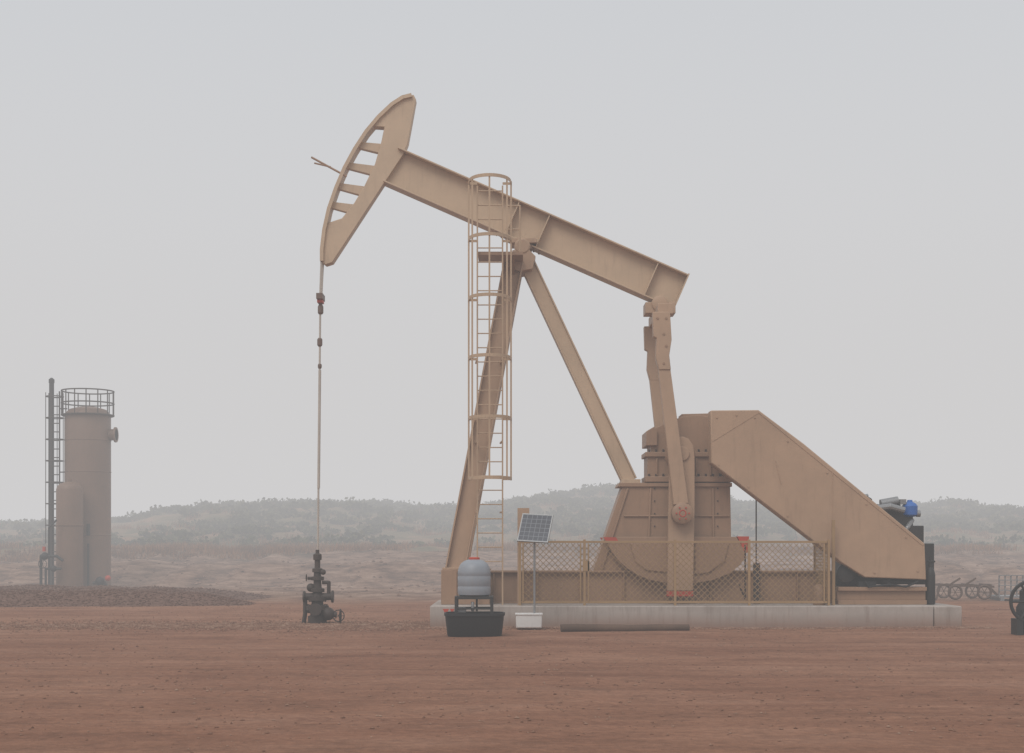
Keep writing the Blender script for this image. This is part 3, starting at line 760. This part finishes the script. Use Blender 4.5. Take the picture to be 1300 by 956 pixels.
# ---------------------------------------------------------------- right side background gear
yy=11.5; tl=empty('pipe_trailer'); bm=BM(); z0=terr(X(1225,yy),yy); zz=.45+z0
bar(bm,(X(1193,yy),yy,zz),(X(1262,yy),yy,zz-.05),.06,.06); bar(bm,(X(1193,yy),yy+1,zz),(X(1262,yy),yy+1,zz-.05),.06,.06)
for u in (1196,1215,1235,1258): bar(bm,(X(u,yy),yy,zz),(X(u,yy),yy+1,zz),.05,.05)
for u in (1205,1225): bar(bm,(X(u,yy),yy,zz),(X(u+14,yy),yy,zz+.2),.05,.05)
bar(bm,(X(1262,yy),yy+.5,zz-.05),(X(1275,yy),yy+.5,z0+.1),.06,.06)
bar(bm,(X(1194,yy),yy,zz),(X(1188,yy),yy,z0),.05,.05)
RUSTL=paint('old_rusty_steel',(0.12,0.075,0.055),0.7)
fin('trailer_frame',bm,RUSTL,tl)
bm=BM()
for u in (1212,1249):
    for k in (-.05,1.05): ring(bm,(X(u,yy),yy+k,z0+.24),.19,.035,'Y',24,8); handwheel(bm,(X(u,yy),yy+k,z0+.24),.18,'Y',6)
fin('trailer_wheels',bm,RUSTL,tl)
bm=BM(); yy=11.5; z0=terr(X(1300,yy),yy); box(bm,(X(1268,yy),yy,z0+.1),(X(1330,yy),yy+1,z0+.15))
for i in range(9):
    u=1268+i*7.5; box(bm,(X(u,yy),yy,z0+.15),(X(u+1.5,yy),yy+.04,z0+.75))
for zz in (.3,.45,.6,.74): box(bm,(X(1268,yy),yy-.01,z0+zz),(X(1330,yy),yy-.05,z0+zz+.03))
for u in (1270,1326): box(bm,(X(u,yy),yy,z0-.05),(X(u+5,yy),yy+1,z0+.1))
fin('steel_crate',bm,STEEL)
vw=empty('valve_handwheel_stand'); yv=-4.2; bm=BM(); c=Vector((X(1309,yv),yv,Z(764,yv)))
handwheel(bm,c,.37,'Y',6); tube(bm,c-Vector((0,.05,0)),c+Vector((0,.3,0)),.05,12)
fin('handwheel',bm,DARK,vw)
bm=BM(); lathe(bm,(c.x,yv+.3,0),[(.22,-.05),(.22,.08),(.12,.1),(.1,.3),(.16,.32),(.16,.5),(.1,.6),(.1,.8),(.05,.85)],16)
box(bm,(c.x-.26,yv-.02,0),(c.x-.15,yv+.3,.3)); tube(bm,(c.x,yv+.3,.4),(c.x+1.5,yv+.3,.4),.1,12)
fin('valve_body',bm,DARK,vw)

# ---------------------------------------------------------------- fog volumes
FOG=(0.625,0.617,0.62)
def fog(name,dens,a,b):
    m=bpy.data.materials.new(name+'_mat'); m.use_nodes=True; nt=m.node_tree; nt.nodes.clear()
    out=nt.nodes.new('ShaderNodeOutputMaterial'); ab=nt.nodes.new('ShaderNodeVolumeAbsorption'); ab.inputs['Color'].default_value=(0,0,0,1); ab.inputs['Density'].default_value=dens
    em=nt.nodes.new('ShaderNodeEmission'); em.inputs['Color'].default_value=(*FOG,1); em.inputs['Strength'].default_value=dens  # fog glows on its own: emission stands in for daylight scattered in it
    ad=nt.nodes.new('ShaderNodeAddShader'); nt.links.new(ab.outputs[0],ad.inputs[0]); nt.links.new(em.outputs[0],ad.inputs[1]); nt.links.new(ad.outputs[0],out.inputs['Volume'])
    bm=BM(); box(bm,a,b); me=bpy.data.meshes.new(name); bm.to_mesh(me); bm.free(); me.materials.append(m)
    o=bpy.data.objects.new(name,me); scene.collection.objects.link(o)
fog('fog',0.0040,(-420,-60,-4),(420,460,40))
fog('fog',0.0135,(-400,10,-3.5),(400,440,24))

# ---------------------------------------------------------------- world
w=bpy.data.worlds.new('World'); scene.world=w; w.use_nodes=True; nt=w.node_tree; nt.nodes.clear()
out=nt.nodes.new('ShaderNodeOutputWorld'); sky=nt.nodes.new('ShaderNodeTexSky'); sky.sky_type='NISHITA'; sky.sun_disc=False
EL=math.radians(48); AZ=math.radians(205)
sky.sun_elevation=EL; sky.sun_rotation=AZ; sky.dust_density=6; sky.air_density=1
hs=nt.nodes.new('ShaderNodeHueSaturation'); hs.inputs['Saturation'].default_value=0.12; nt.links.new(sky.outputs[0],hs.inputs['Color'])
b1=nt.nodes.new('ShaderNodeBackground'); b1.inputs['Strength'].default_value=0.012; nt.links.new(hs.outputs[0],b1.inputs['Color'])
tc=nt.nodes.new('ShaderNodeTexCoord'); sx=nt.nodes.new('ShaderNodeSeparateXYZ'); nt.links.new(tc.outputs['Generated'],sx.inputs[0])
cr=ramp(nt,sx.outputs[2],[(0.0,(0.56,0.55,0.55)),(0.10,(0.62,0.63,0.65)),(0.22,(0.63,0.655,0.69)),(0.45,(0.55,0.59,0.64)),(1.0,(0.80,0.84,0.9))])
b2=nt.nodes.new('ShaderNodeBackground'); b2.inputs['Strength'].default_value=0.96; nt.links.new(cr.outputs[0],b2.inputs['Color'])
ad=nt.nodes.new('ShaderNodeAddShader'); nt.links.new(b1.outputs[0],ad.inputs[0]); nt.links.new(b2.outputs[0],ad.inputs[1]); nt.links.new(ad.outputs[0],out.inputs['Surface'])
sun=bpy.data.lights.new('sun','SUN'); sun.energy=1.15; sun.angle=math.radians(30); sun.color=(1,0.96,0.9)
so=bpy.data.objects.new('sun',sun); scene.collection.objects.link(so)
dirv=Vector((math.sin(AZ)*math.cos(EL),math.cos(AZ)*math.cos(EL),math.sin(EL)))
so.rotation_euler=dirv.to_track_quat('Z','Y').to_euler()

# ---------------------------------------------------------------- camera
cam=bpy.data.cameras.new('camera'); co=bpy.data.objects.new('camera',cam); scene.collection.objects.link(co)
co.location=(0,-DIST,CAMZ); co.rotation_euler=(math.radians(90),0,0)
cam.sensor_width=36; cam.lens=F/1300*36; cam.shift_y=(695-478)/1300; cam.clip_end=3000
scene.camera=co
